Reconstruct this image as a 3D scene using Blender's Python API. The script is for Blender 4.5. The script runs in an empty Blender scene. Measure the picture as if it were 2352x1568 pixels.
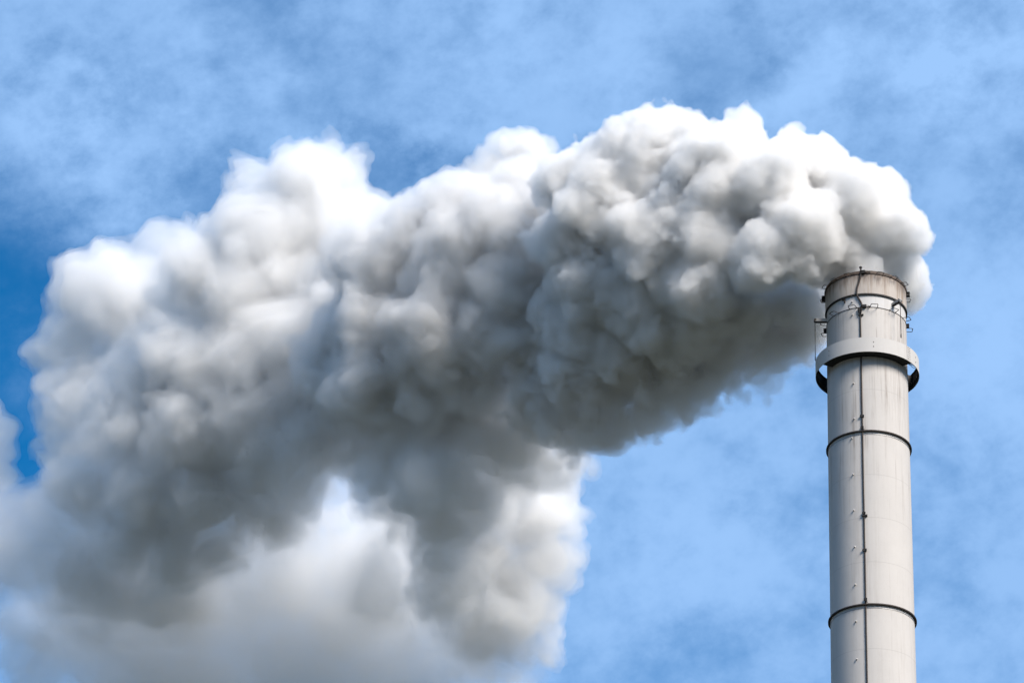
import bpy, bmesh, math, random
import numpy as np
from mathutils import Matrix, Vector

PI = math.pi
S = bpy.context.scene
COL = S.collection

# ------------------------------------------------------------------ camera
EYE = Vector((0.0, 0.0, 1.7))
CR = Vector((0.99885602, -0.02414714, 0.04127435))
CU = Vector((-0.04781899, -0.50439196, 0.86214969))
CF = Vector((0.0, 0.8631371, 0.50496964))
cd = bpy.data.cameras.new('camera')
cam = bpy.data.objects.new('camera', cd)
COL.objects.link(cam)
m = Matrix.Identity(4)
for i in range(3):
    m[i][0], m[i][1], m[i][2], m[i][3] = CR[i], CU[i], -CF[i], EYE[i]
cam.matrix_world = m
cd.sensor_width = 36.0
cd.lens = 36.0 * 9984.13 / 3369.0
cd.clip_start = 0.5
cd.clip_end = 9000
S.camera = cam

# ------------------------------------------------------------------ light
SUN_EL = math.radians(40)
SUN_PLAN = math.radians(-53)         # plan angle from +X, towards the camera's side on the right
sdir = Vector((math.cos(SUN_EL) * math.cos(SUN_PLAN), math.cos(SUN_EL) * math.sin(SUN_PLAN), math.sin(SUN_EL)))
sl = bpy.data.lights.new('sun', 'SUN')
sl.energy = 4.8
sl.angle = math.radians(25)
sl.color = (1.0, 0.93, 0.85)
sun = bpy.data.objects.new('sun', sl)
COL.objects.link(sun)
sun.rotation_mode = 'QUATERNION'
sun.rotation_quaternion = sdir.to_track_quat('Z', 'Y')

W = bpy.data.worlds.new('World')
S.world = W
W.use_nodes = True
nt = W.node_tree
nt.nodes.clear()
N = nt.nodes.new
L = nt.links.new
out = N('ShaderNodeOutputWorld')
bg = N('ShaderNodeBackground')
bg.inputs['Strength'].default_value = 0.1
L(bg.outputs[0], out.inputs[0])
sky = N('ShaderNodeTexSky')
sky.sky_type = 'NISHITA'
sky.sun_disc = False
sky.sun_elevation = SUN_EL
sky.sun_rotation = math.atan2(sdir.x, sdir.y)
sky.dust_density = 0.3
sky.ozone_density = 2.5
hs = N('ShaderNodeHueSaturation')
hs.inputs['Saturation'].default_value = 1.48
hs.inputs['Value'].default_value = 1.0
L(sky.outputs[0], hs.inputs['Color'])
tc = N('ShaderNodeTexCoord')
mp = N('ShaderNodeMapping')
mp.vector_type = 'TEXTURE'
mp.inputs['Rotation'].default_value = (0, math.radians(-18), 0)
mp.inputs['Scale'].default_value = (1.15, 1.0, 0.9)
L(tc.outputs['Generated'], mp.inputs[0])


def wnoise(scale, detail, rough, dist, off):
    a = N('ShaderNodeVectorMath')
    a.operation = 'ADD'
    a.inputs[1].default_value = off
    L(mp.outputs[0], a.inputs[0])
    n = N('ShaderNodeTexNoise')
    n.inputs['Scale'].default_value = scale
    n.inputs['Detail'].default_value = detail
    n.inputs['Roughness'].default_value = rough
    n.inputs['Distortion'].default_value = dist
    L(a.outputs[0], n.inputs['Vector'])
    return n.outputs['Fac']


def wmath(op, a, b):
    n = N('ShaderNodeMath')
    n.operation = op
    for k, v in enumerate((a, b)):
        if isinstance(v, (int, float)):
            n.inputs[k].default_value = v
        else:
            L(v, n.inputs[k])
    return n.outputs[0]


big = wnoise(15.0, 2.0, 0.5, 0.0, (3.1, 7.7, 1.3))
mid = wnoise(44.0, 7.0, 0.6, 0.0, (0.4, 2.2, 5.1))
fin = wnoise(110.0, 5.0, 0.6, 0.0, (8.4, 1.2, 3.1))
c = wmath('ADD', wmath('MULTIPLY', wmath('SUBTRACT', big, 0.15), 0.7), wmath('ADD', wmath('MULTIPLY', mid, 0.6), wmath('MULTIPLY', fin, 0.42)))
# clear gaps in the thin cloud, as directions in the sky
def sky_dir(px, py):
    x, y = (px - 1176) * 3369 / 2352 / 9984.13, (784 - py) * 3369 / 2352 / 9984.13
    return (CF + CR * x + CU * y).normalized()


gap = 1.0
for px, py, rad, k in ((10, 760, 0.04, 0.85), (30, 620, 0.03, 0.7), (-20, 1000, 0.045, 0.85), (30, 1110, 0.02, 0.8), (860, 400, 0.016, 0.4), (1060, 375, 0.012, 0.4), (1640, 150, 0.02, 0.3), (160, 190, 0.014, 0.25),
                       (480, 470, 0.016, 0.3), (1700, 1560, 0.02, 0.15), (560, 20, 0.02, 0.2)):
    dn = N('ShaderNodeVectorMath')
    dn.operation = 'DISTANCE'
    L(tc.outputs['Generated'], dn.inputs[0])
    dn.inputs[1].default_value = sky_dir(px, py)
    wob = wmath('ADD', dn.outputs['Value'], wmath('MULTIPLY', wmath('SUBTRACT', mid, 0.5), 0.05))
    g = N('ShaderNodeMapRange')
    g.interpolation_type = 'SMOOTHSTEP'
    g.inputs['From Min'].default_value = 0.0
    g.inputs['From Max'].default_value = rad * 1.6
    g.inputs['To Min'].default_value = 1.0 - k
    g.inputs['To Max'].default_value = 1.0
    L(wob, g.inputs[0])
    gap = wmath('MULTIPLY', g.outputs[0], gap)
rp = N('ShaderNodeMapRange')
rp.interpolation_type = 'SMOOTHSTEP'
rp.inputs['From Min'].default_value = 0.40
rp.inputs['From Max'].default_value = 0.90
rp.inputs['To Min'].default_value = 0.44
rp.inputs['To Max'].default_value = 0.88
L(c, rp.inputs[0])
cov = wmath('MULTIPLY', rp.outputs[0], gap)
for px, py, rad, k in ((2120, 90, 0.022, 0.30), (2270, 160, 0.02, 0.22), (1860, 200, 0.016, 0.2), (330, 330, 0.022, 0.2), (120, 250, 0.016, 0.2), (1130, 90, 0.02, 0.15), (2280, 800, 0.03, 0.2),
                       (1600, 1250, 0.03, 0.12), (560, 230, 0.02, 0.12), (1400, 140, 0.014, 0.12)):
    dn = N('ShaderNodeVectorMath')
    dn.operation = 'DISTANCE'
    L(tc.outputs['Generated'], dn.inputs[0])
    dn.inputs[1].default_value = sky_dir(px, py)
    wob = wmath('ADD', dn.outputs['Value'], wmath('MULTIPLY', wmath('SUBTRACT', mid, 0.5), -0.05))
    g = N('ShaderNodeMapRange')
    g.interpolation_type = 'SMOOTHSTEP'
    g.inputs['From Min'].default_value = 0.0
    g.inputs['From Max'].default_value = rad * 1.6
    g.inputs['To Min'].default_value = k * 0.6
    g.inputs['To Max'].default_value = 0.0
    L(wob, g.inputs[0])
    cov = wmath('ADD', cov, g.outputs[0])
mx = N('ShaderNodeMix')
mx.data_type = 'RGBA'
L(cov, mx.inputs[0])
L(hs.outputs[0], mx.inputs[6])
mx.inputs[7].default_value = (2.55, 4.35, 7.3, 1)
# sky dimmed below the view, added to cut fill light under the smoke
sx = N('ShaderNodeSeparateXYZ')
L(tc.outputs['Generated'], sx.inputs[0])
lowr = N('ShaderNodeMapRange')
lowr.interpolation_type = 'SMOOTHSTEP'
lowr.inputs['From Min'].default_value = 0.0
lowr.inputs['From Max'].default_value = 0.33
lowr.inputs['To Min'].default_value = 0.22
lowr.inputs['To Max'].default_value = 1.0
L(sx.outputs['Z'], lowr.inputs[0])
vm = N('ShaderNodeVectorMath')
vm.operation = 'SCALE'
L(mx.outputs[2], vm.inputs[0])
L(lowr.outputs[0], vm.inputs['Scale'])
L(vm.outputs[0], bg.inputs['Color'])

S.view_settings.view_transform = 'Standard'
S.view_settings.look = 'None'
S.view_settings.exposure = 0.44
S.view_settings.gamma = 1.0
cy = S.cycles
cy.max_bounces = 14
cy.diffuse_bounces = 4
cy.glossy_bounces = 2
cy.transmission_bounces = 4
cy.volume_bounces = 11
cy.transparent_max_bounces = 64
cy.use_denoising = True
cy.use_adaptive_sampling = True
cy.adaptive_threshold = 0.05


# ------------------------------------------------------------------ helpers
def tag(o, label=None, cat=None, group=None, kind=None):
    if label: o['label'] = label
    if cat: o['category'] = cat
    if group: o['group'] = group
    if kind: o['kind'] = kind
    return o


def obj(name, bm, mat, parent=None, smooth=True, recalc=True):
    if recalc:
        bmesh.ops.recalc_face_normals(bm, faces=bm.faces[:])
    me = bpy.data.meshes.new(name)
    bm.to_mesh(me)
    bm.free()
    me.materials.append(mat)
    if smooth:
        me.shade_smooth()
        try:
            me.set_sharp_from_angle(angle=math.radians(35))
        except Exception:
            pass
    o = bpy.data.objects.new(name, me)
    COL.objects.link(o)
    if parent: o.parent = parent
    return o


def lathe(bm, prof, n=128, closed=True):
    """prof: list of (r, z); closed profile -> ring solid"""
    rows = []
    for r, z in prof:
        rows.append([bm.verts.new((r * math.cos(2 * PI * k / n), r * math.sin(2 * PI * k / n), z)) for k in range(n)])
    cnt = len(rows) if closed else len(rows) - 1
    for i in range(cnt):
        a, b = rows[i], rows[(i + 1) % len(rows)]
        for k in range(n):
            bm.faces.new((a[k], a[(k + 1) % n], b[(k + 1) % n], b[k]))


def tube(bm, pts, rad, n=8, cap=True, closed=False):
    pts = [Vector(p) for p in pts]
    rings = []
    up = None
    for i, p in enumerate(pts):
        if closed:
            t = (pts[(i + 1) % len(pts)] - pts[i - 1]).normalized()
        else:
            t = (pts[min(i + 1, len(pts) - 1)] - pts[max(i - 1, 0)]).normalized()
        if up is None:
            up = Vector((0, 0, 1)) if abs(t.z) < 0.9 else Vector((1, 0, 0))
        a = (up - t * up.dot(t)).normalized()
        up = a
        b = t.cross(a)
        r = rad[i] if isinstance(rad, (list, tuple)) else rad
        rings.append([bm.verts.new(p + a * r * math.cos(2 * PI * k / n) + b * r * math.sin(2 * PI * k / n)) for k in range(n)])
    for i in range(len(rings) if closed else len(rings) - 1):
        a, b = rings[i], rings[(i + 1) % len(rings)]
        for k in range(n):
            bm.faces.new((a[k], a[(k + 1) % n], b[(k + 1) % n], b[k]))
    if cap and not closed:
        bm.faces.new(rings[0][::-1])
        bm.faces.new(rings[-1])


def box(bm, c, ex, ey, ez, sx, sy, sz, bev=0.0):
    """box centred at c with axes ex, ey, ez and full sizes"""
    r = bmesh.ops.create_cube(bm, size=1.0)
    M = Matrix((ex * sx, ey * sy, ez * sz)).transposed()
    for v in r['verts']:
        v.co = Vector(c) + M @ v.co
    if bev:
        es = list({e for v in r['verts'] for e in v.link_edges})
        bmesh.ops.bevel(bm, geom=es, offset=bev, segments=2, affect='EDGES', profile=0.5)


def rad_axes(deg):
    a = math.radians(deg)
    return Vector((math.cos(a), math.sin(a), 0)), Vector((-math.sin(a), math.cos(a), 0)), Vector((0, 0, 1))


def cp(deg, r, z):
    a = math.radians(deg)
    return Vector((r * math.cos(a), r * math.sin(a), z))


# ------------------------------------------------------------------ materials
class Mat:
    def __init__(self, name):
        self.m = bpy.data.materials.new(name)
        self.m.use_nodes = True
        self.nt = self.m.node_tree
        self.b = self.nt.nodes['Principled BSDF']

    def n(self, t, **kw):
        x = self.nt.nodes.new(t)
        for k, v in kw.items():
            setattr(x, k, v)
        return x

    def l(self, a, b):
        self.nt.links.new(a, b)

    def math(self, op, a, b=0.0, clamp=False):
        x = self.n('ShaderNodeMath', operation=op, use_clamp=clamp)
        for k, v in enumerate((a, b)):
            if isinstance(v, (int, float)):
                x.inputs[k].default_value = v
            else:
                self.l(v, x.inputs[k])
        return x.outputs[0]

    def noise(self, vec, scale, detail=4, rough=0.55, mul=(1, 1, 1), off=(0, 0, 0)):
        mp = self.n('ShaderNodeMapping')
        mp.inputs['Scale'].default_value = mul
        mp.inputs['Location'].default_value = off
        self.l(vec, mp.inputs[0])
        x = self.n('ShaderNodeTexNoise')
        x.inputs['Scale'].default_value = scale
        x.inputs['Detail'].default_value = detail
        x.inputs['Roughness'].default_value = rough
        self.l(mp.outputs[0], x.inputs['Vector'])
        return x.outputs['Fac']

    def rng(self, v, a, b, c=0.0, d=1.0, smooth=True):
        x = self.n('ShaderNodeMapRange', interpolation_type='SMOOTHSTEP' if smooth else 'LINEAR')
        for k, q in zip(('From Min', 'From Max', 'To Min', 'To Max'), (a, b, c, d)):
            x.inputs[k].default_value = q
        self.l(v, x.inputs[0])
        return x.outputs[0]

    def mix(self, f, a, b):
        x = self.n('ShaderNodeMix', data_type='RGBA')
        for k, v in ((0, f), (6, a), (7, b)):
            if isinstance(v, (int, float)):
                x.inputs[k].default_value = v
            elif isinstance(v, tuple):
                x.inputs[k].default_value = (*v, 1)
            else:
                self.l(v, x.inputs[k])
        return x.outputs[2]


def plain(name, col, rough=0.6, metal=0.0, var=0.25, scale=9.0):
    M = Mat(name)
    tc = M.n('ShaderNodeTexCoord').outputs['Object']
    f = M.rng(M.noise(tc, scale, 5), 0.3, 0.7)
    c2 = tuple(min(1, x * (1 - var)) for x in col)
    M.l(M.mix(f, col, c2), M.b.inputs['Base Color'])
    M.b.inputs['Roughness'].default_value = rough
    M.b.inputs['Metallic'].default_value = metal
    return M.m


def stack_paint(name, col, dirt, top_grime=True, seams=(), amount=1.0, grime_col=(0.16, 0.115, 0.085), rough=0.9):
    """weathered off-white paint: vertical run-off streaks, blotches, faint weld seams, soot and rust near the mouth"""
    M = Mat(name)
    tc = M.n('ShaderNodeTexCoord').outputs['Object']
    sep = M.n('ShaderNodeSeparateXYZ')
    M.l(tc, sep.inputs[0])
    z = sep.outputs['Z']
    blot = M.rng(M.noise(tc, 0.9, 6, 0.6, (1, 1, 0.6)), 0.35, 0.7)
    fine = M.noise(tc, 14.0, 3, 0.6)
    c = M.mix(M.math('MULTIPLY', blot, 0.5), col, tuple(x * 0.9 for x in col))
    # long streaks: noise stretched along z
    s1 = M.rng(M.noise(tc, 3.2, 5, 0.7, (1, 1, 0.035), (3, 1, 0)), 0.5, 0.74)
    s2 = M.rng(M.noise(tc, 11.0, 3, 0.6, (1, 1, 0.02), (9, 4, 2)), 0.54, 0.75)
    brk = M.rng(M.noise(tc, 0.55, 3, 0.6, (1, 1, 0.8), (5, 5, 5)), 0.3, 0.62)
    high = M.rng(z, 62.0, 71.0, 0.4, 1.15)
    st = M.math('MULTIPLY', M.math('MULTIPLY', M.math('MAXIMUM', s1, M.math('MULTIPLY', s2, 0.8)), brk), M.math('MULTIPLY', high, 0.75 * amount), True)
    c = M.mix(st, c, dirt)
    c = M.mix(M.math('MULTIPLY', M.rng(fine, 0.55, 0.8), 0.12), c, dirt)
    # faint seams
    for zz in seams:
        d = M.math('ABSOLUTE', M.math('SUBTRACT', z, zz))
        k = M.rng(d, 0.006, 0.03, 0.3, 0.0)
        c = M.mix(k, c, (0.3, 0.28, 0.26))
    if top_grime:
        run = M.noise(tc, 5.0, 5, 0.7, (1, 1, 0.12), (2, 8, 1))
        e = M.math('ADD', z, M.math('MULTIPLY', M.math('SUBTRACT', run, 0.5), 1.9))
        k = M.rng(e, 75.7, 76.75, 0.0, 0.8)
        c = M.mix(k, c, grime_col)
    M.l(c, M.b.inputs['Base Color'])
    M.b.inputs['Roughness'].default_value = rough
    M.b.inputs['Specular IOR Level'].default_value = 0.2
    bmp = M.n('ShaderNodeBump')
    bmp.inputs['Strength'].default_value = 0.25
    bmp.inputs['Distance'].default_value = 0.02
    M.l(M.noise(tc, 1.6, 4, 0.5), bmp.inputs['Height'])
    M.l(bmp.outputs[0], M.b.inputs['Normal'])
    return M.m


SEAMS = (70.226, 65.745, 63.534, 61.295, 57.007, 54.8, 52.6)
m_shaft = stack_paint('painted steel cladding', (0.50, 0.472, 0.442), (0.20, 0.165, 0.14), True, SEAMS)
m_rimsec = stack_paint('stained steel mouth section', (0.43, 0.385, 0.345), (0.26, 0.20, 0.15), True, (), 1.1, (0.12, 0.085, 0.065))
m_neck = stack_paint('pale collar cladding', (0.53, 0.515, 0.50), (0.33, 0.30, 0.27), False, (), 0.5)
m_band = stack_paint('painted shroud steel', (0.50, 0.48, 0.455), (0.36, 0.31, 0.27), False, (), 0.35)
m_soot_shade = plain('soot and shade black steel', (0.012, 0.011, 0.010), 0.9)  # soot of the flue, and shade colour for the gap sheet
m_dark = plain('dark rusty steel', (0.042, 0.03, 0.024), 0.7, 0.2, 0.5, 20)
m_black = plain('blackened steel', (0.014, 0.012, 0.011), 0.75, 0.0, 0.3, 20)
m_lip = plain('brown scorched steel', (0.10, 0.068, 0.05), 0.75, 0.1, 0.7, 6)
m_grey = plain('grey galvanised steel', (0.33, 0.32, 0.31), 0.45, 0.3, 0.3, 12)
m_cream = plain('cream painted steel', (0.50, 0.46, 0.41), 0.5, 0.0, 0.25, 9)
m_cable = plain('blue grey cable jacket', (0.07, 0.10, 0.15), 0.45, 0.0, 0.3, 9)
m_stud = plain('white studs', (0.62, 0.60, 0.58), 0.5, 0.0, 0.2, 9)

Mg = Mat('dry grass and gravel')
tcg = Mg.n('ShaderNodeTexCoord').outputs['Object']
Mg.l(Mg.mix(Mg.rng(Mg.noise(tcg, 0.03, 8, 0.65), 0.35, 0.65), (0.03, 0.038, 0.018), (0.055, 0.052, 0.04)), Mg.b.inputs['Base Color'])
Mg.b.inputs['Roughness'].default_value = 0.95

# ------------------------------------------------------------------ ground
bm = bmesh.new()
bmesh.ops.create_grid(bm, x_segments=40, y_segments=40, size=4000)
for v in bm.verts:
    v.co.y += 1500
    d = math.hypot(v.co.x, v.co.y)
    v.co.z = -0.02 + 0.0
tag(obj('ground', bm, Mg.m, smooth=False), 'flat ground around the foot of the chimney', 'ground', kind='structure')

# ------------------------------------------------------------------ chimney
SX, SY = 16.9269726, 124.752072
Z0 = 1.7                                     # heights below are relative to the eye
chim = bpy.data.objects.new('chimney', None)
COL.objects.link(chim)
chim.location = (SX, SY, 0)
tag(chim, 'tall off-white steel chimney with stained mouth, wide shroud ring and smoke pouring out', 'chimney')

R = 1.9


def part(name, bm, mat, parent=None, smooth=True):
    o = obj(name, bm, mat, parent or chim, smooth)
    if parent is None:
        o.location = (0, 0, Z0)
    return o


ZL = 75.42      # lip over the neck
ZH = 74.69      # hook ring
ZT = 76.68
# main shaft: outer skin down to the ground, sooty flue inside is a part of its own
bm = bmesh.new()
zs = [-Z0, 20, 40, 50, 55, 57.007, 59.06, 61.295, 63.534, 65.745, 67.9, 70.226, 71.5, 72.5, 73.5, ZH]
lathe(bm, [(R, z) for z in zs] + [(1.80, ZH), (1.80, -Z0)], 160)
shaft = part('shaft', bm, m_shaft)
bm = bmesh.new()
lathe(bm, [(R - 0.012, ZH + 0.002), (R - 0.012, ZL + 0.05), (1.80, ZL + 0.05), (1.80, ZH + 0.002)], 160)
tag(part('collar', bm, m_neck), 'clean pale collar under the stained mouth section')
bm = bmesh.new()
lathe(bm, [(1.935, ZL), (1.945, ZL + 0.6), (1.94, ZT - 0.17), (1.86, ZT - 0.17), (1.86, ZL + 0.06), (1.90, ZL + 0.0)], 160)
mouth = part('mouth_section', bm, m_rimsec)
mouth['label'] = 'brown stained mouth section with soot runs'
bm = bmesh.new()
lathe(bm, [(1.975, ZT - 0.165), (1.985, ZT - 0.06), (1.96, ZT), (1.80, ZT), (1.80, ZT - 0.165)], 160)
part('rim', bm, m_lip)
bm = bmesh.new()
lathe(bm, [(1.795, 60.0), (1.795, ZT - 0.02), (1.76, ZT - 0.02), (1.76, 60.0)], 96)
part('flue_liner', bm, m_soot_shade)
bm = bmesh.new()                              # black strip put in for the shaded gap under the mouth section
lathe(bm, [(1.902, ZL - 0.055), (1.965, ZL - 0.055), (1.968, ZL + 0.012), (1.902, ZL + 0.012)], 160)
part('shade_strip', bm, m_black)
bm = bmesh.new()
lathe(bm, [(1.895, ZH - 0.012), (1.918, ZH - 0.012), (1.918, ZH + 0.014), (1.895, ZH + 0.014)], 160)
part('weld_ring', bm, m_dark)

# flange rings
for z, r in ((67.973, 1.996), (59.128, 2.004), (50.3, 2.004)):
    bm = bmesh.new()
    lathe(bm, [(R - 0.01, z), (r, z), (r, z + 0.055), (R - 0.01, z + 0.055)], 160)
    fl = part('flange_ring', bm, m_dark)
    bm = bmesh.new()
    lathe(bm, [(R - 0.01, z - 0.14), (R + 0.014, z - 0.14), (R + 0.014, z - 0.115), (R - 0.01, z - 0.115)], 160)
    o = obj('seal_strip', bm, m_grey, fl)

# shroud ring
RB, ZB, ZBT = 2.447, 71.945, 72.725
bm = bmesh.new()
lathe(bm, [(RB, ZB), (RB, ZB + 0.26), (RB, ZB + 0.52), (RB, ZBT), (RB - 0.012, ZBT), (RB - 0.012, ZB)], 160)
shroud = part('shroud_ring', bm, m_band)
shroud['label'] = 'wide pale shroud ring standing off the shaft'
bm = bmesh.new()
lathe(bm, [(RB - 0.015, ZB + 0.004), (RB - 0.015, ZBT - 0.004), (RB - 0.025, ZBT - 0.004), (RB - 0.025, ZB + 0.004)], 160)
obj('inner_lining', bm, m_soot_shade, shroud)
bm = bmesh.new()                                # inner walkway plate strips round the front two thirds, out of sight from above
for z in (ZB + 0.2, ZBT - 0.05):
    lathe(bm, [(RB - 0.026, z), (RB - 0.026, z + 0.012), (RB - 0.10, z + 0.012), (RB - 0.10, z)], 160)
obj('stiffener', bm, m_black, shroud)
for a in (-98, -40, 20, 80, 140, 200):
    bm = bmesh.new()
    er, et, ez = rad_axes(a)
    box(bm, cp(a, 2.16, ZB + 0.42), er, et, ez, 0.5, 0.05, 0.5, 0.004)
    obj('bracket', bm, m_black, shroud)
# seam and rivets on the shroud
bm = bmesh.new()
er, et, ez = rad_axes(-48)
box(bm, cp(-48, RB + 0.003, (ZB + ZBT) / 2), er, et, ez, 0.006, 0.022, ZBT - ZB)
obj('seam', bm, m_grey, shroud)
bm = bmesh.new()
pts = [(-90.2, 72.468), (-90.2, 72.225), (-144, 72.2), (-144, 72.45), (-29.5, 72.465), (-29.5, 72.2)]
for i in range(6):
    pts += [(-45.9, 72.05 + i * 0.12), (-43.0, 72.05 + i * 0.12)]
bm.free()
for a, z in pts:
    bm = bmesh.new()
    er, et, ez = rad_axes(a)
    p = cp(a, RB, z)
    tube(bm, [p - er * 0.002, p + er * 0.018, p + er * 0.024], [0.021, 0.021, 0.010], 8)
    obj('rivet', bm, m_dark, shroud)
# black sheet added across the front gap to darken it below the shroud
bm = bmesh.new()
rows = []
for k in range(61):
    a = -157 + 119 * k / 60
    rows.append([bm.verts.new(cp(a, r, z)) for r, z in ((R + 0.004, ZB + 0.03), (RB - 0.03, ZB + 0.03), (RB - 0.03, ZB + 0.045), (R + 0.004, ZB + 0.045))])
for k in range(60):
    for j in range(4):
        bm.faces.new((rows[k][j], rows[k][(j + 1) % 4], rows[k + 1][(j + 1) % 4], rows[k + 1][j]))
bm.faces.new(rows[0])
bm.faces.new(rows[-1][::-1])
obj('gap_shade_sheet', bm, m_soot_shade, shroud)
# coiled cable inside the shroud
rnd = random.Random(3)
for a in (-18, 196):
    bm = bmesh.new()
    er, et, ez = rad_axes(a)
    for k in range(5):
        c0 = cp(a, 2.17, ZBT - 0.20 - 0.03 * k)
        rr, off = 0.21 - 0.012 * k, rnd.uniform(-0.02, 0.02)
        tube(bm, [c0 + et * (off + 1.3 * rr * math.cos(t)) + er * (rr * 0.85 * math.sin(t)) + ez * (0.1 * math.sin(t + k))
                  for t in [2 * PI * j / 28 for j in range(28)]], 0.013, 6, closed=True)
    obj('cable_coil', bm, m_cable, shroud)


# step hoops
def hoop_bm(z, inner, outer, w=0.345):
    bm = bmesh.new()
    pts = []
    h = w / 2
    base = [(inner - 0.03, -h), (outer - 0.05, -h * 0.86), (outer - 0.012, -h * 0.80), (outer, -h * 0.72),
            (outer, h * 0.72), (outer - 0.012, h * 0.80), (outer - 0.05, h * 0.86), (inner - 0.03, h)]
    for x, y in base:
        pts.append((x, y, z))
    tube(bm, pts, 0.017, 6)
    return bm


def copies(proto, degs):
    for i, a in enumerate(degs):
        o = proto if i == 0 else proto.copy()
        if i:
            COL.objects.link(o)
            o.parent = chim
        o.rotation_euler = (0, 0, math.radians(a))


copies(part('step_hoop', hoop_bm(ZT - 0.17, 1.94, 2.215), m_dark), [-164.3 + 21.6 * k for k in (0, 1, 2, 4, 5, 6, 8, 9, 10, 11, 13, 14, 15)])
copies(part('step_hoop', hoop_bm(ZH + 0.0, 1.90, 2.215, 0.37), m_dark), [-145.4 + 29.3 * k for k in (0, 1, 2, 3, 4, 5, -1, -2, 7, 8, 9)])


# lug blocks on the two rings
def lug(a, z, rr, w=0.13, h=0.26, d=0.16):
    bm = bmesh.new()
    er, et, ez = rad_axes(a)
    box(bm, cp(a, rr + d / 2, z), er, et, ez, d, w, h, 0.012)
    box(bm, cp(a, rr + d * 0.55, z + h * 0.32), er, et, ez, d * 1.25, w * 1.6, 0.035, 0.006)
    box(bm, cp(a, rr + d * 0.55, z - h * 0.32), er, et, ez, d * 1.25, w * 1.6, 0.035, 0.006)
    part('lug', bm, m_black)


for a in (170.7, -12.8, 80):
    lug(a, ZT - 0.30, 1.93)
for a in (168.6, -12.6, 80):
    lug(a, ZH - 0.06, 1.89, 0.12, 0.2, 0.13)
lug(-100.4, ZT - 0.10, 1.95, 0.12, 0.16, 0.10)
lug(-100.1, ZH + 0.02, 1.89, 0.13, 0.12, 0.12)
# small cleats beside the lugs at the front: a pair of thin crossed bars
for z, r0 in ((ZT - 0.12, 1.98), (ZH + 0.0, 1.91)):
    bm = bmesh.new()
    tube(bm, [cp(-99, r0 + 0.08, z + 0.02), cp(-95, r0 + 0.14, z), cp(-91.5, r0, z - 0.01)], 0.014, 6)
    tube(bm, [cp(-99, r0 + 0.02, z), cp(-95, r0 + 0.02, z + 0.01), cp(-91.5, r0 + 0.12, z)], 0.014, 6)
    part('cleat', bm, m_dark)
for a in (-113.5, -96.5):
    pass

# lightning conductor with rod, clamps
cable = [(-103.9, 1.985, 76.80), (-103.7, 2.0, 76.60), (-103.9, 2.0, 76.45), (-105.4, 1.985, 76.2), (-107.6, 1.98, 75.95), (-109.4, 1.975, 75.74),
         (-110.1, 1.975, 75.52), (-109.9, 1.965, 75.40), (-108.8, 1.95, 75.26), (-106.5, 1.94, 75.10), (-104.4, 1.935, 74.94), (-103.6, 1.94, 74.80), (-104.3, 1.94, 74.68),
         (-105.7, 1.935, 74.55)]
bm = bmesh.new()
pp = [cp(*q) for q in cable]
sm = []
for i in range(len(pp) - 1):                    # Catmull-Rom
    p0, p1, p2, p3 = pp[max(i - 1, 0)], pp[i], pp[i + 1], pp[min(i + 2, len(pp) - 1)]
    for t in (0, .25, .5, .75):
        sm.append(0.5 * ((2 * p1) + (p2 - p0) * t + (2 * p0 - 5 * p1 + 4 * p2 - p3) * t * t + (3 * p1 - p0 - 3 * p2 + p3) * t ** 3))
tube(bm, sm + [pp[-1]], 0.042, 8)
cond = part('cable_riser', bm, m_dark)
bm = bmesh.new()
rnd = random.Random(11)
line = []
z = 74.60
while z > 40:
    line.append(cp(-105.9 - 0.15 * (75 - z) / 10 + rnd.uniform(-0.08, 0.08), 1.935 + (0.0 if z > 72 else 0.0), z))
    z -= 0.8
tube(bm, line, 0.037, 8)
part('conductor', bm, m_dark)
bm = bmesh.new()
bmesh.ops.create_uvsphere(bm, u_segments=16, v_segments=10, radius=0.075)
for v in bm.verts:
    v.co = Vector((v.co.x, v.co.y, v.co.z * 0.75)) + cp(-103.9, 1.985, 76.86)
tube(bm, [cp(-103.9, 1.985, 76.6), cp(-103.9, 1.985, 76.9)], 0.02, 8)
part('rod_tip', bm, m_black)
for z, h, w in ((74.53, 0.13, 0.15), (74.42, 0.09, 0.11), (74.25, 0.03, 0.24), (68.785, 0.07, 0.16), (68.16, 0.10, 0.09), (63.75, 0.06, 0.12), (63.61, 0.045, 0.23),
                (61.865, 0.07, 0.16), (59.38, 0.10, 0.09), (54.5, 0.06, 0.15)):
    bm = bmesh.new()
    er, et, ez = rad_axes(-106.0)
    box(bm, cp(-106.0 + (1.0 if w > 0.2 else 0), 1.935, z), er, et, ez, 0.11, w, h, min(h, 0.11) * 0.3)
    part('clamp', bm, m_black)
for z in (68.06, 59.24):                        # little hooks beside the flange rings
    bm = bmesh.new()
    tube(bm, [cp(-105.6, 1.96, z + 0.1), cp(-104.4, 2.0, z + 0.02), cp(-103.6, 1.98, z)], 0.028, 6)
    part('hook', bm, m_black)

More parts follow.
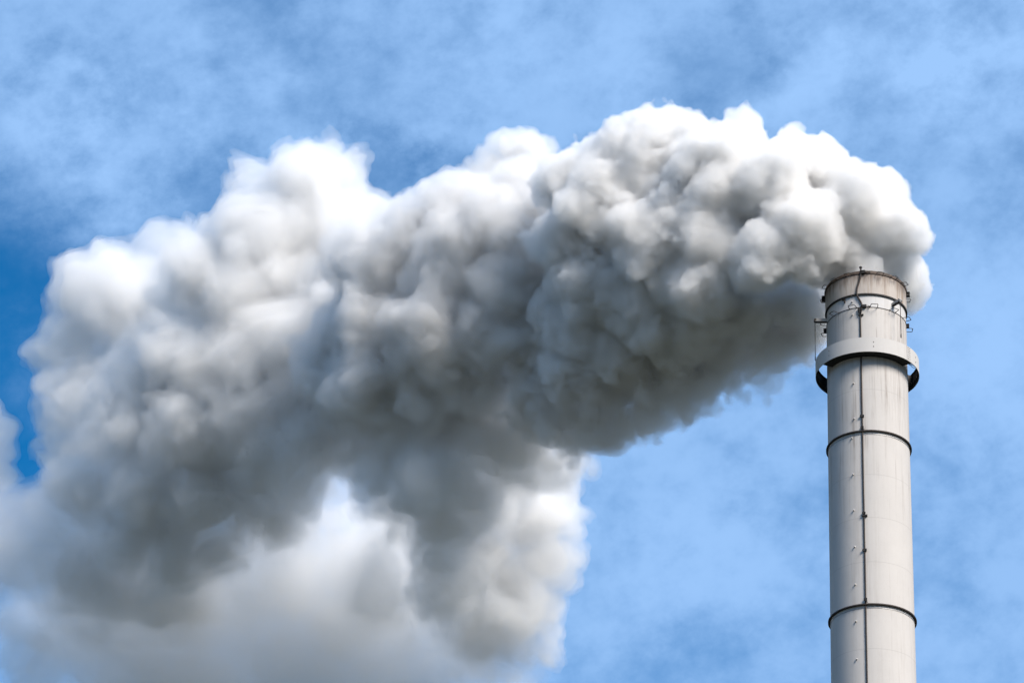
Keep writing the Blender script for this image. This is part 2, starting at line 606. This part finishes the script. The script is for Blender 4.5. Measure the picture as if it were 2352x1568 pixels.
# studs up the left of the shaft
for a, z in [(-117.3, 70.613), (-117.4, 68.73), (-121.1, 67.728), (-120.2, 65.828), (-120.2, 63.976), (-119.9, 62.116), (-120.0, 60.227),
             (-119.9, 58.407), (-119.8, 56.56), (-119.8, 54.7), (-117.3, 74.34), (-117.4, 75.07)]:
    bm = bmesh.new()
    er, et, ez = rad_axes(a)
    p = cp(a, R - 0.01, z)
    tube(bm, [p, p + er * 0.05, p + er * 0.085, p + er * 0.095], [0.035, 0.03, 0.024, 0.01], 8)
    o = part('stud', bm, m_stud)
    bm = bmesh.new()
    tube(bm, [p + er * 0.06 - ez * 0.03, p + er * 0.065 - ez * 0.10], 0.014, 6)
    obj('pin', bm, m_dark, o)
bm = bmesh.new()                                # dark bracket under the black strip, left of the riser
er, et, ez = rad_axes(-130)
box(bm, cp(-130.3, 1.93, 75.29), er, et, ez, 0.07, 0.15, 0.035, 0.005)
box(bm, cp(-129, 1.93, 75.20), er, et, ez, 0.05, 0.035, 0.22, 0.005)
part('bracket', bm, m_dark)


# davit arms: channel box sticking out with a rope
def davit(a, z, r1, ztip, rope_bottom, mat_side, lbl):
    bm = bmesh.new()
    er, et, ez = rad_axes(a)
    box(bm, cp(a, (1.86 + r1) / 2, z + 0.035), er, et, ez, r1 - 1.86, 0.17, 0.13, 0.012)
    o = part('davit_arm', bm, mat_side)
    o['label'] = lbl
    bm = bmesh.new()
    box(bm, cp(a, (1.86 + r1) / 2, z - 0.045), er, et, ez, r1 - 1.87, 0.13, 0.03, 0.004)
    obj('underside', bm, m_black, o)
    bm = bmesh.new()
    tube(bm, [cp(a, r1 - 0.02, z - 0.06), cp(a, r1 - 0.02, z + 0.05)], 0.045, 10)
    tube(bm, [cp(a, r1 - 0.02, z + 0.04) - et * 0.1, cp(a, r1 - 0.02, z + 0.04) + et * 0.1], 0.06, 10)
    obj('pulley', bm, m_grey if mat_side is m_grey else m_dark, o)
    bm = bmesh.new()
    tube(bm, [cp(a, r1 - 0.02, z - 0.05), cp(a, r1 - 0.02, rope_bottom)], 0.017, 6)
    rp_ = obj('rope', bm, m_dark, o)
    bm = bmesh.new()
    for k in range(3):
        bmesh.ops.create_uvsphere(bm, u_segments=8, v_segments=6, radius=0.034, matrix=Matrix.Translation(cp(a, r1 - 0.02, rope_bottom - 0.075 * k)))
    obj('shackle', bm, m_black, rp_)


davit(-55.5, 75.06, 2.42, 75.2, 73.22, m_grey, 'grey davit arm on the right with a short rope')
davit(176.5, 75.0, 2.47, 75.0, 73.0, m_cream, 'cream davit arm on the left with a rope down to the shroud')
# ------------------------------------------------------------------ smoke
# The plume is grown from puffs given in a tilted drawing frame through the chimney mouth
# (u to the right, v up, w away from the viewer, 1 unit = 0.021 m; the plume drifts left and away).
import openvdb as vdb
D0 = 146.3
UN = D0 / 9984.13 * 3369 / 2352.0
RS = np.random.RandomState(7)


def puff_pos(px, py, w):
    k = 1 + w / D0
    return ((px - 1176) * UN * k, (784 - py) * UN * k, w)


def grow(puffs, levels, shrink, rmin, seed, flat=0.0):
    """cauliflower growth: every puff carries smaller puffs on its skin"""
    rs = np.random.RandomState(seed)
    cur = np.array([(*puff_pos(x, y, w), r * UN * (1 + w / D0)) for x, y, r, w in puffs])
    allp = [cur]
    for lv in range(levels):
        n = (11, 9, 8, 7)[lv]
        par = cur[cur[:, 3] > rmin * 2.2]
        if not len(par):
            break
        P = np.repeat(par, n, 0)
        d = rs.normal(size=(len(P), 3))
        d /= np.linalg.norm(d, axis=1)[:, None]
        rr = P[:, 3] * rs.uniform(shrink[0], shrink[1], len(P))
        c = P[:, :3] + d * (P[:, 3] - rr * rs.uniform(0.25, 0.75, len(P)))[:, None]
        ch = np.column_stack([c, rr])
        ch = ch[rr > rmin]
        # drop children buried deep inside some first-level puff
        base = allp[0]
        keep = np.ones(len(ch), bool)
        for b in base:
            dd = np.linalg.norm(ch[:, :3] - b[:3], axis=1)
            keep &= ~(dd + ch[:, 3] < b[3] * 0.97)
        cur = ch[keep]
        allp.append(cur)
    return np.concatenate(allp)


def vnoise(shape, h, cell, rs):
    """tricubic-ish value noise sampled on the voxel grid"""
    n = [max(4, int(math.ceil(s * h / cell)) + 4) for s in shape]
    g = rs.uniform(-1, 1, n).astype(np.float32)
    for ax in range(3):
        x = np.arange(shape[ax], dtype=np.float32) * h / cell + 1
        i = x.astype(int)
        t = x - i
        w = [((1 - t) ** 3) / 6, (3 * t ** 3 - 6 * t ** 2 + 4) / 6, (-3 * t ** 3 + 3 * t ** 2 + 3 * t + 1) / 6, (t ** 3) / 6]
        sh = [1, 1, 1]
        sh[ax] = shape[ax]
        g = sum(np.take(g, i - 1 + k, axis=ax) * w[k].reshape(sh) for k in range(4))
    return g * 2.2


def blur(F, k=1):
    for _ in range(k):
        for ax in range(3):
            a = np.roll(F, 1, ax)
            b = np.roll(F, -1, ax)
            F = 0.5 * F + 0.25 * (a + b)
    return F


def warp_pts(p, warp, seed):
    """bend the whole shape by a smooth vector noise, so no puff stays a ball"""
    rs = np.random.RandomState(seed + 900)
    q = p.astype(np.float64).copy()
    for cell, amp in ((warp[0], warp[1]), (warp[0] * 0.4, warp[1] * 0.4)):
        G = rs.uniform(-1, 1, (40, 40, 40, 3))
        x = p / cell + 500.37
        i = np.floor(x).astype(int)
        t = x - i
        t = t * t * t * (t * (t * 6 - 15) + 10)
        d = 0
        for a in (0, 1):
            for b in (0, 1):
                for c in (0, 1):
                    w = (t[:, 0] if a else 1 - t[:, 0]) * (t[:, 1] if b else 1 - t[:, 1]) * (t[:, 2] if c else 1 - t[:, 2])
                    d = d + w[:, None] * G[(i[:, 0] + a) % 40, (i[:, 1] + b) % 40, (i[:, 2] + c) % 40]
        q += d * amp
    return q


def drop_crumbs(pts, quads, least):
    """leave out small loose islands and closed bubbles"""
    n = len(pts)
    lab = np.arange(n)
    e = np.concatenate([quads[:, [0, 1]], quads[:, [1, 2]], quads[:, [2, 3]]])
    while True:
        a, b = lab[e[:, 0]], lab[e[:, 1]]
        lo, hi = np.minimum(a, b), np.maximum(a, b)
        k = lo != hi
        if not k.any():
            break
        np.minimum.at(lab, hi[k], lo[k])
        while True:
            l2 = lab[lab]
            if (l2 == lab).all():
                break
            lab = l2
    cnt = np.bincount(lab, minlength=n)
    ok = cnt[lab] >= least
    q = quads[ok[quads[:, 0]]]
    new = np.cumsum(ok) - 1
    return pts[ok], new[q].astype(np.int32)


def field_mesh(puffs, h, levels=3, shrink=(0.34, 0.55), rmin=0.3, seed=1, noise=(), smooth=1, shells=(0.0,), warp=(2.5, 0.5)):
    sp = grow(puffs, levels, shrink, rmin, seed)
    pad = 6 * h + max(shells) + 1.5 * sum(abs(a) for _, a in noise)
    lo = (sp[:, :3] - sp[:, 3:4]).min(0) - pad
    hi = (sp[:, :3] + sp[:, 3:4]).max(0) + pad
    shape = tuple(np.ceil((hi - lo) / h).astype(int))
    BAND = max(abs(x) for x in shells) + sum(abs(a) for _, a in noise) * 1.7 + 3 * h
    F = np.full(shape, -BAND, np.float32)
    ax = [lo[i] + h * np.arange(shape[i], dtype=np.float32) for i in range(3)]
    for x, y, z, r in sp:
        s = []
        for c, i in ((x, 0), (y, 1), (z, 2)):
            a = max(0, int((c - r - BAND - lo[i]) / h))
            b = min(shape[i], int((c + r + BAND - lo[i]) / h) + 2)
            s.append(slice(a, b))
        d = np.sqrt((ax[0][s[0]] - x)[:, None, None] ** 2 + (ax[1][s[1]] - y)[None, :, None] ** 2 + (ax[2][s[2]] - z)[None, None, :] ** 2)
        v = F[s[0], s[1], s[2]]
        np.maximum(v, r - d, out=v)
    np.clip(F, -BAND, BAND, out=F)
    rs = np.random.RandomState(seed + 50)
    for cell, amp in noise:
        if amp > 0:                                     # billowing: round outside, creased inside
            F += amp * (2.6 * np.abs(vnoise(shape, h, cell, rs)) - 0.9)
        else:
            F += -amp * 1.5 * vnoise(shape, h, cell, rs)
    F = blur(F, smooth)
    lim = 3 * h + max(abs(x) for x in shells)
    np.clip(F, -lim, lim, out=F)
    F[[0, -1]] = -lim
    F[:, [0, -1]] = -lim
    F[:, :, [0, -1]] = -lim
    out = []
    for sh in shells:
        g = vdb.FloatGrid(lim)
        g.copyFromArray(-F, tolerance=1e-4)
        pts, quads = g.convertToQuads(float(sh))
        pts, quads = drop_crumbs(pts, quads, 1500)
        pts = pts * h + lo
        out.append((warp_pts(pts, warp, seed), quads.astype(np.int32)))
    return out


RX, RU, RF = (np.array(v) for v in (CR, CU, CF))


def to_world(p):
    return (p[:, :1] * RX + p[:, 1:2] * RU + (p[:, 2:3] + D0) * RF + np.array(EYE)).astype(np.float32)


def smoke_mat(name, dens, color, fac, scol):
    M = bpy.data.materials.new(name)
    M.use_nodes = True
    t = M.node_tree
    t.nodes.clear()
    o = t.nodes.new('ShaderNodeOutputMaterial')
    v = t.nodes.new('ShaderNodeVolumePrincipled')
    v.inputs['Color'].default_value = (*color, 1)
    v.inputs['Density'].default_value = dens
    v.inputs['Anisotropy'].default_value = 0.0
    t.links.new(v.outputs[0], o.inputs['Volume'])
    if fac <= 0:
        return M
    tr = t.nodes.new('ShaderNodeBsdfTransparent')
    df = t.nodes.new('ShaderNodeBsdfDiffuse')
    df.inputs['Color'].default_value = (*scol, 1)
    mxs = t.nodes.new('ShaderNodeMixShader')
    mxs.inputs[0].default_value = fac
    t.links.new(tr.outputs[0], mxs.inputs[1])
    t.links.new(df.outputs[0], mxs.inputs[2])
    t.links.new(mxs.outputs[0], o.inputs['Surface'])
    return M


LAYERS = []
A = [(1990,628,68,0.3),(2035,615,65,.4),(2075,655,48,2.2),(2088,620,40,2.0),(1930,618,50,2.6),
 (1945,555,90,.8),(2030,530,85,.5),(2070,560,50,0),(2085,500,30,1),(1960,490,110,1),(2040,460,62,1.5),(1868,585,76,0.6),(1830,600,62,-.8),(1760,590,80,-.8),(1735,628,35,-1.2),(1850,530,110,0),
 (1950,440,85,1.5),(1880,400,80,2.5),(1890,350,40,2.5),(1820,350,45,3),(1760,440,120,1.5),(1660,450,120,2),(1560,480,80,2),(1600,400,90,2.5),(1685,345,78,3.5),(1618,335,45,4),(1690,290,42,4),(1550,330,95,4.5),(1545,272,42,5),(1480,300,65,5),(1430,350,85,5),(1380,345,55,5.5),(1325,385,60,5.5),(1290,420,72,5.5),
 (1400,450,120,4.5),(1480,420,100,4),(1500,560,120,3),(1640,560,110,1.5),(1600,650,90,1.2),(1540,640,80,2),(1800,690,75,3.5),(1870,700,60,4.6),(1700,710,85,3),(1600,740,90,3),(1480,700,110,3.5),(1350,650,105,4.5),(1310,560,95,5),(1330,740,95,5),(1290,700,65,5.5),
 (1420,790,90,4.5),(1540,800,70,4),(1650,790,60,4),(1750,770,50,4),(1840,760,42,4.3),(1290,830,65,5.5)]
A2 = [(1240,860,60,7),(1330,880,80,5.5),(1450,860,80,5),(1560,850,75,5),(1660,820,60,5),(1240,970,50,8),(1480,960,45,7),(1740,800,50,5),(1800,770,50,4.5),(1865,745,40,4.5),(1340,1000,40,7.5),(1300,960,60,7),(1400,960,55,6.5),(1500,930,60,6.5),(1240,930,45,7),(1230,900,60,7.5),(1240,960,60,8),(1300,900,80,6.5),(1255,950,48,6.5),(1400,890,90,6),(1500,880,80,6),(1620,850,70,5.5),(1700,830,60,5.5),(1780,810,45,5),(1590,900,40,5.5),(1470,950,45,6),(1350,960,50,6.5),(1840,790,35,5),(1850,700,70,6),(1750,760,70,6),(1620,780,90,7)]
B = [(1250,640,90,7.5),(1260,740,90,7.5),(1260,850,70,8),(1240,460,70,8),(1000,900,90,10.5),(900,930,90,11),(870,690,110,12),(800,760,90,12.5),(760,820,90,13),(1120,860,90,9.5),(780,930,70,13),(1180,520,120,9),(1200,430,80,9.5),(1110,470,70,11),(1060,480,85,11),(1000,470,62,11.5),(950,520,80,11),(1060,600,130,9.5),(1180,660,120,8),(1130,760,105,8),(1000,780,120,9),(880,620,115,12),(860,560,80,12.5),(810,600,70,12.5),(830,550,60,12.5),(900,510,50,12),(880,750,120,11),(820,870,110,11),(950,860,95,10),(1050,880,60,9),(830,950,60,11),(1230,560,90,8),(1240,760,80,7.5),(1200,820,50,8)]
B2 = [(1190,360,58,14),(1135,395,52,14),(1215,330,36,14),(1150,450,80,14),(1230,380,50,13)]
C = [(840,700,110,13),(800,880,100,12),(800,520,60,14),(720,1000,80,12),(400,1300,70,17),(300,1260,70,18),(500,1270,70,17),(200,1120,80,18.5),(640,1180,70,15.5),(330,1200,80,17.5),(560,1180,80,16.5),(780,650,60,18),(790,740,80,16),(780,860,80,15),(760,940,70,14.5),(680,1160,60,15),(540,1230,60,17),(150,1110,60,19),(700,1110,60,14),(760,1000,70,13),(700,430,100,19),(780,390,65,19.5),(770,340,34,20),(800,360,34,20),(655,385,50,19),(585,425,55,19),(556,470,50,19),(552,430,44,19),(540,478,40,19),(535,520,40,19),(600,560,130,18),(740,520,110,18.5),(825,440,32,19),(860,470,32,19.5),(720,650,120,17),(560,700,130,17),(450,640,110,18),(385,660,58,18),(480,560,65,18.5),(650,800,130,15),(500,850,130,16),(380,800,90,17),(700,930,120,14),(600,1000,130,14.5),(450,1000,130,16),(300,950,110,18),(350,860,90,18),(720,1060,60,13.5),(350,1130,110,17),(480,1150,100,16),(600,1120,75,15),(270,1180,60,18),(400,1230,75,17),(640,1050,90,14)]
Dd = [(420,700,90,20.5),(400,900,100,19.5),(340,1060,90,19),(440,630,45,21),(180,665,75,24),(150,615,45,24),(260,590,52,24),(350,556,46,23.5),(400,560,36,23),(290,640,70,24),(205,612,36,24),(330,620,60,23.5),(280,700,120,23),(170,780,90,24),(130,830,66,24),(200,900,115,23),(150,960,75,23),(155,1050,72,23),(240,1060,110,22),(250,1320,100,21),(350,1350,80,20),(440,1330,70,20)]
Es = [(8,985,34,26),(14,1040,30,26),(0,1090,34,26),(-20,1000,48,26),(-12,1060,35,26),(-30,950,35,26),(-50,1050,60,26)]
Ff = [(1160,1470,48,20),(1200,1490,36,20),(1255,1500,30,20),(1060,1390,48,16),(1170,1420,70,19),(1210,900,70,9.5),(1180,960,80,11.5),(1250,960,60,10.5),(1000,930,85,13.5),(1100,900,85,13),(900,960,85,14.5),(840,980,70,15),(1150,930,73.60000000000001,13),(1050,940,73.60000000000001,13.5),(950,970,73.60000000000001,14),(860,1010,80,15),(1120,1100,90,15.5),(1220,1020,70,12),(1090,1180,90,17.5),(960,1090,80,12),(1010,1360,60,15),(800,1040,60,15.5),(1260,1060,62,11),(1315,1055,26,13),(1180,1000,105,11),(1080,980,92.0,11.5),(980,1000,90,12),(900,1050,80,13),(1000,1080,100,10.5),(1010,1200,85,13),(940,1160,70,12.5),(1080,1310,75,18.5),(1100,1430,60,19.0),(1020,1290,60,14),(870,1110,60,12),(1080,1130,80,13),(900,1000,80,14),(820,1040,60,14.5),(1210,1190,105,20),(1275,1190,58,20),(1260,1110,48,20),(1190,1110,70,19),(1240,1290,85,20),(1290,1340,30,20),(1170,1350,95,20),(1120,1270,90,19),(1240,1400,60,20),(1262,1478,34,20),(1200,1450,60,20),(1120,1440,65,20),(1300,1250,36,20),(1040,1350,60,17.5),(1080,1200,70,17),(1310,1060,24,13),(1290,1100,40,16),(1020,1240,60,14),(1090,1330,55,14.5),(1140,1400,40,15),(960,1170,60,13),(1000,1130,70,12.5),(1330,1180,20,20)]
Gg = [(1130,1500,60,13),(1180,1530,50,13),(1060,1440,70,13),(900,1350,90,13),(60,1500,45,22),(130,1150,80,19),(60,1210,85,20),(0,1260,110,20),(150,1270,100,18),(-20,1180,80,21),(100,1200,80,21),(180,1260,80,20),(60,1400,70,26),(250,1380,120,24),(420,1360,120,22),(560,1340,120,21),(950,1340,100,18),(1040,1430,70,18),(1060,1530,60,18),(720,1180,70,17.5),(760,1120,60,17),(900,1240,100,17),(640,1260,110,20),(1000,1500,90,18),(200,1530,90,25),(400,1480,150,23),(620,1420,140,21),(800,1420,140,19),(850,1300,140,18),(780,1200,80,18),(700,1350,150,20),(500,1400,160,22),(300,1450,150,24),(160,1440,110,26),(900,1430,130,18),(1000,1400,110,17),(1040,1480,70,17),(700,1500,150,20),(500,1560,150,22),(300,1590,140,24),(900,1540,110,18),(120,1540,70,25),(60,1330,60,26),(800,1150,50,17)]

Ii = [(1850,820,28,3.5),(1800,835,34,3.5),(1740,855,36,3.5),(1690,885,34,3.5),(1620,905,38,4),(1560,930,40,4),(1500,955,38,4.5),(1440,975,38,5),(1370,985,36,5.5),(1480,1000,22,5),(1770,870,22,4),(1610,930,24,4),(1310,1010,30,6.5),(1660,860,40,4),(1540,890,45,4.5),(1500,1010,14,5),(1400,1005,20,5.5),(1720,895,16,4)]
Hh = [(1200,960,60,11),(1060,950,60,13),(940,960,60,14),(300,1250,80,19),(450,1280,80,18),(250,1330,90,20),(350,1380,80,19.5),(450,1350,80,18.5),(540,1300,80,18),(620,1240,70,17.5),(690,1200,60,17),(740,1140,45,16.5),(430,1420,60,20),(560,1370,60,19),(650,1300,60,18.5),(260,1400,60,21),(1330,1010,35,9),(820,1120,45,15),(860,1180,45,15.5),(900,1240,40,16),(950,1300,45,17),(1010,1390,40,18)]
ALB = (0.984, 0.980, 0.973)
ALS = (0.955, 0.944, 0.93)
ALC = (0.988, 0.985, 0.98)
SALB = (0.86, 0.845, 0.825)
specs = [
    # name, puffs, h, levels, shrink, rmin, seed, noise[(cell, amp)], smooth, shells[(offset, density, surface share)], warp, albedo
    ('near billows', A, 0.06, 3, (0.22, 0.48), 0.16, 1, ((1.6, 0.2), (0.75, 0.10), (0.38, 0.08), (0.2, 0.07), (0.12, 0.035)), 1, ((0.04, 0.8, 0.0), (-0.04, 0.9, 0.01), (-0.5, 2.5, 0.1)), (2.2, 0.3), ALB),
    ('near fringe', A2, 0.08, 2, (0.3, 0.5), 0.18, 2, ((1.4, -0.12), (0.7, 0.22), (0.35, 0.18), (0.18, 0.12)), 1, ((0.1, 0.5, 0.0), (-0.02, 0.8, 0.004), (-0.5, 1.5, 0.0)), (2.2, 0.5), ALS),
    ('ragged hem', Ii, 0.09, 2, (0.3, 0.5), 0.2, 11, ((1.2, -0.15), (0.6, 0.2), (0.3, 0.16), (0.18, 0.1)), 1, ((0.15, 0.25, 0.0), (0.0, 0.45, 0.004)), (2.2, 0.4), ALC),
    ('middle billows', B, 0.09, 2, (0.24, 0.46), 0.3, 3, ((1.8, 0.22), (0.9, 0.16), (0.42, 0.12), (0.22, 0.07)), 1, ((0.14, 0.4, 0.0), (-0.02, 0.5, 0.004), (-0.6, 2.5, 0.0)), (3.0, 0.4), (0.976, 0.971, 0.965)),
    ('white top', B2, 0.08, 3, (0.3, 0.52), 0.18, 4, ((1.1, 0.12), (0.5, 0.09), (0.25, 0.06)), 1, ((0.1, 0.4, 0.0), (-0.02, 0.6, 0.004), (-0.5, 2.5, 0.04)), (2.2, 0.2), ALB),
    ('left billows', C, 0.11, 2, (0.24, 0.44), 0.26, 5, ((2.6, 0.3), (1.2, 0.22), (0.55, 0.15), (0.27, 0.1)), 1, ((0.2, 0.28, 0.0), (-0.08, 0.45, 0.004), (-0.8, 1.3, 0.0)), (3.5, 0.4), ALC),
    ('far billows', Dd, 0.11, 2, (0.24, 0.44), 0.26, 6, ((2.6, 0.3), (1.2, 0.22), (0.55, 0.15), (0.27, 0.1)), 1, ((0.22, 0.25, 0.0), (-0.08, 0.4, 0.004), (-0.9, 1.0, 0.0)), (3.5, 0.4), ALC),
    ('left fringe', Hh, 0.13, 2, (0.28, 0.48), 0.35, 10, ((2.2, -0.25), (1.1, 0.3), (0.55, 0.2), (0.3, 0.1)), 1, ((0.4, 0.09, 0.003), (-0.1, 0.13, 0.0)), (3.0, 0.5), ALC),
    ('far puff', Es, 0.14, 2, (0.3, 0.5), 0.4, 7, ((1.2, 0.15), (0.5, 0.12), (0.28, 0.08)), 1, ((0.25, 0.3, 0.0), (0.0, 0.5, 0.004)), (3.0, 0.3), ALB),
    ('low lobe', Ff, 0.11, 2, (0.24, 0.46), 0.26, 8, ((2.0, -0.15), (0.9, 0.2), (0.45, 0.14), (0.24, 0.08)), 1, ((0.25, 0.25, 0.0), (-0.03, 0.4, 0.004), (-0.8, 1.2, 0.0)), (3.5, 0.4), ALC),
    ('thin veil', Gg, 0.18, 2, (0.3, 0.5), 0.4, 9, ((3.0, -0.5), (1.4, 0.35), (0.7, 0.22), (0.4, 0.1)), 1, ((0.6, 0.07, 0.0), (0.1, 0.14, 0.002), (-0.5, 0.25, 0.0)), (4.0, 0.6), ALB),
]
SHIFT = {'left fringe': 4.0, 'middle billows': 0.5, 'left billows': 4.0, 'far billows': 5.5, 'low lobe': 0.0, 'thin veil': 7.0, 'far puff': 4.0}
specs = [(nm, [(x, y, r, w + SHIFT.get(nm, 0)) for x, y, r, w in pf], *rest) for nm, pf, *rest in specs]
smoke = bpy.data.objects.new('smoke', None)
COL.objects.link(smoke)
smoke.location = to_world(np.array([puff_pos(1990, 650, 0.0)]))[0]
tag(smoke, 'thick white and grey smoke billowing left from the chimney mouth', 'smoke', kind='stuff')
bpy.context.view_layer.update()
base = np.array(smoke.location, dtype=np.float32)
for nm, pf, h, lv, shk, rmin, seed, noi, smo, shl, wrp, alb in specs:
    res = field_mesh(pf, h, lv, shk, rmin, seed, noi, smo, tuple(a[0] for a in shl), wrp)
    outer = smoke
    for k, ((p, q), (so, dens, fac)) in enumerate(zip(res, shl)):
        if not len(q):
            continue
        p = to_world(p) - base
        # faces outwards: the signed volume must be positive
        a, b, c_, d_ = (p[q[:, j]].astype(np.float64) for j in range(4))
        o0 = p.mean(0)
        vol = np.einsum('ij,ij->i', a - o0, np.cross(b - o0, c_ - o0)).sum() + np.einsum('ij,ij->i', a - o0, np.cross(c_ - o0, d_ - o0)).sum()
        if vol < 0:
            q = np.ascontiguousarray(q[:, ::-1])
        me = bpy.data.meshes.new('smoke')
        me.vertices.add(len(p))
        me.vertices.foreach_set('co', p.ravel())
        me.loops.add(q.size)
        me.loops.foreach_set('vertex_index', q.ravel())
        me.polygons.add(len(q))
        me.polygons.foreach_set('loop_start', np.arange(0, q.size, 4, dtype=np.int32))
        me.update(calc_edges=True)
        me.shade_smooth()
        me.materials.append(smoke_mat(nm, dens, alb, fac, SALB))
        # each bank of smoke is a part; its denser inside is a sub-part
        o = bpy.data.objects.new('smoke_bank' if k == 0 else 'dense_core', me)
        COL.objects.link(o)
        o.parent = outer
        o['kind'] = 'stuff'
        if k == 0:
            outer = o
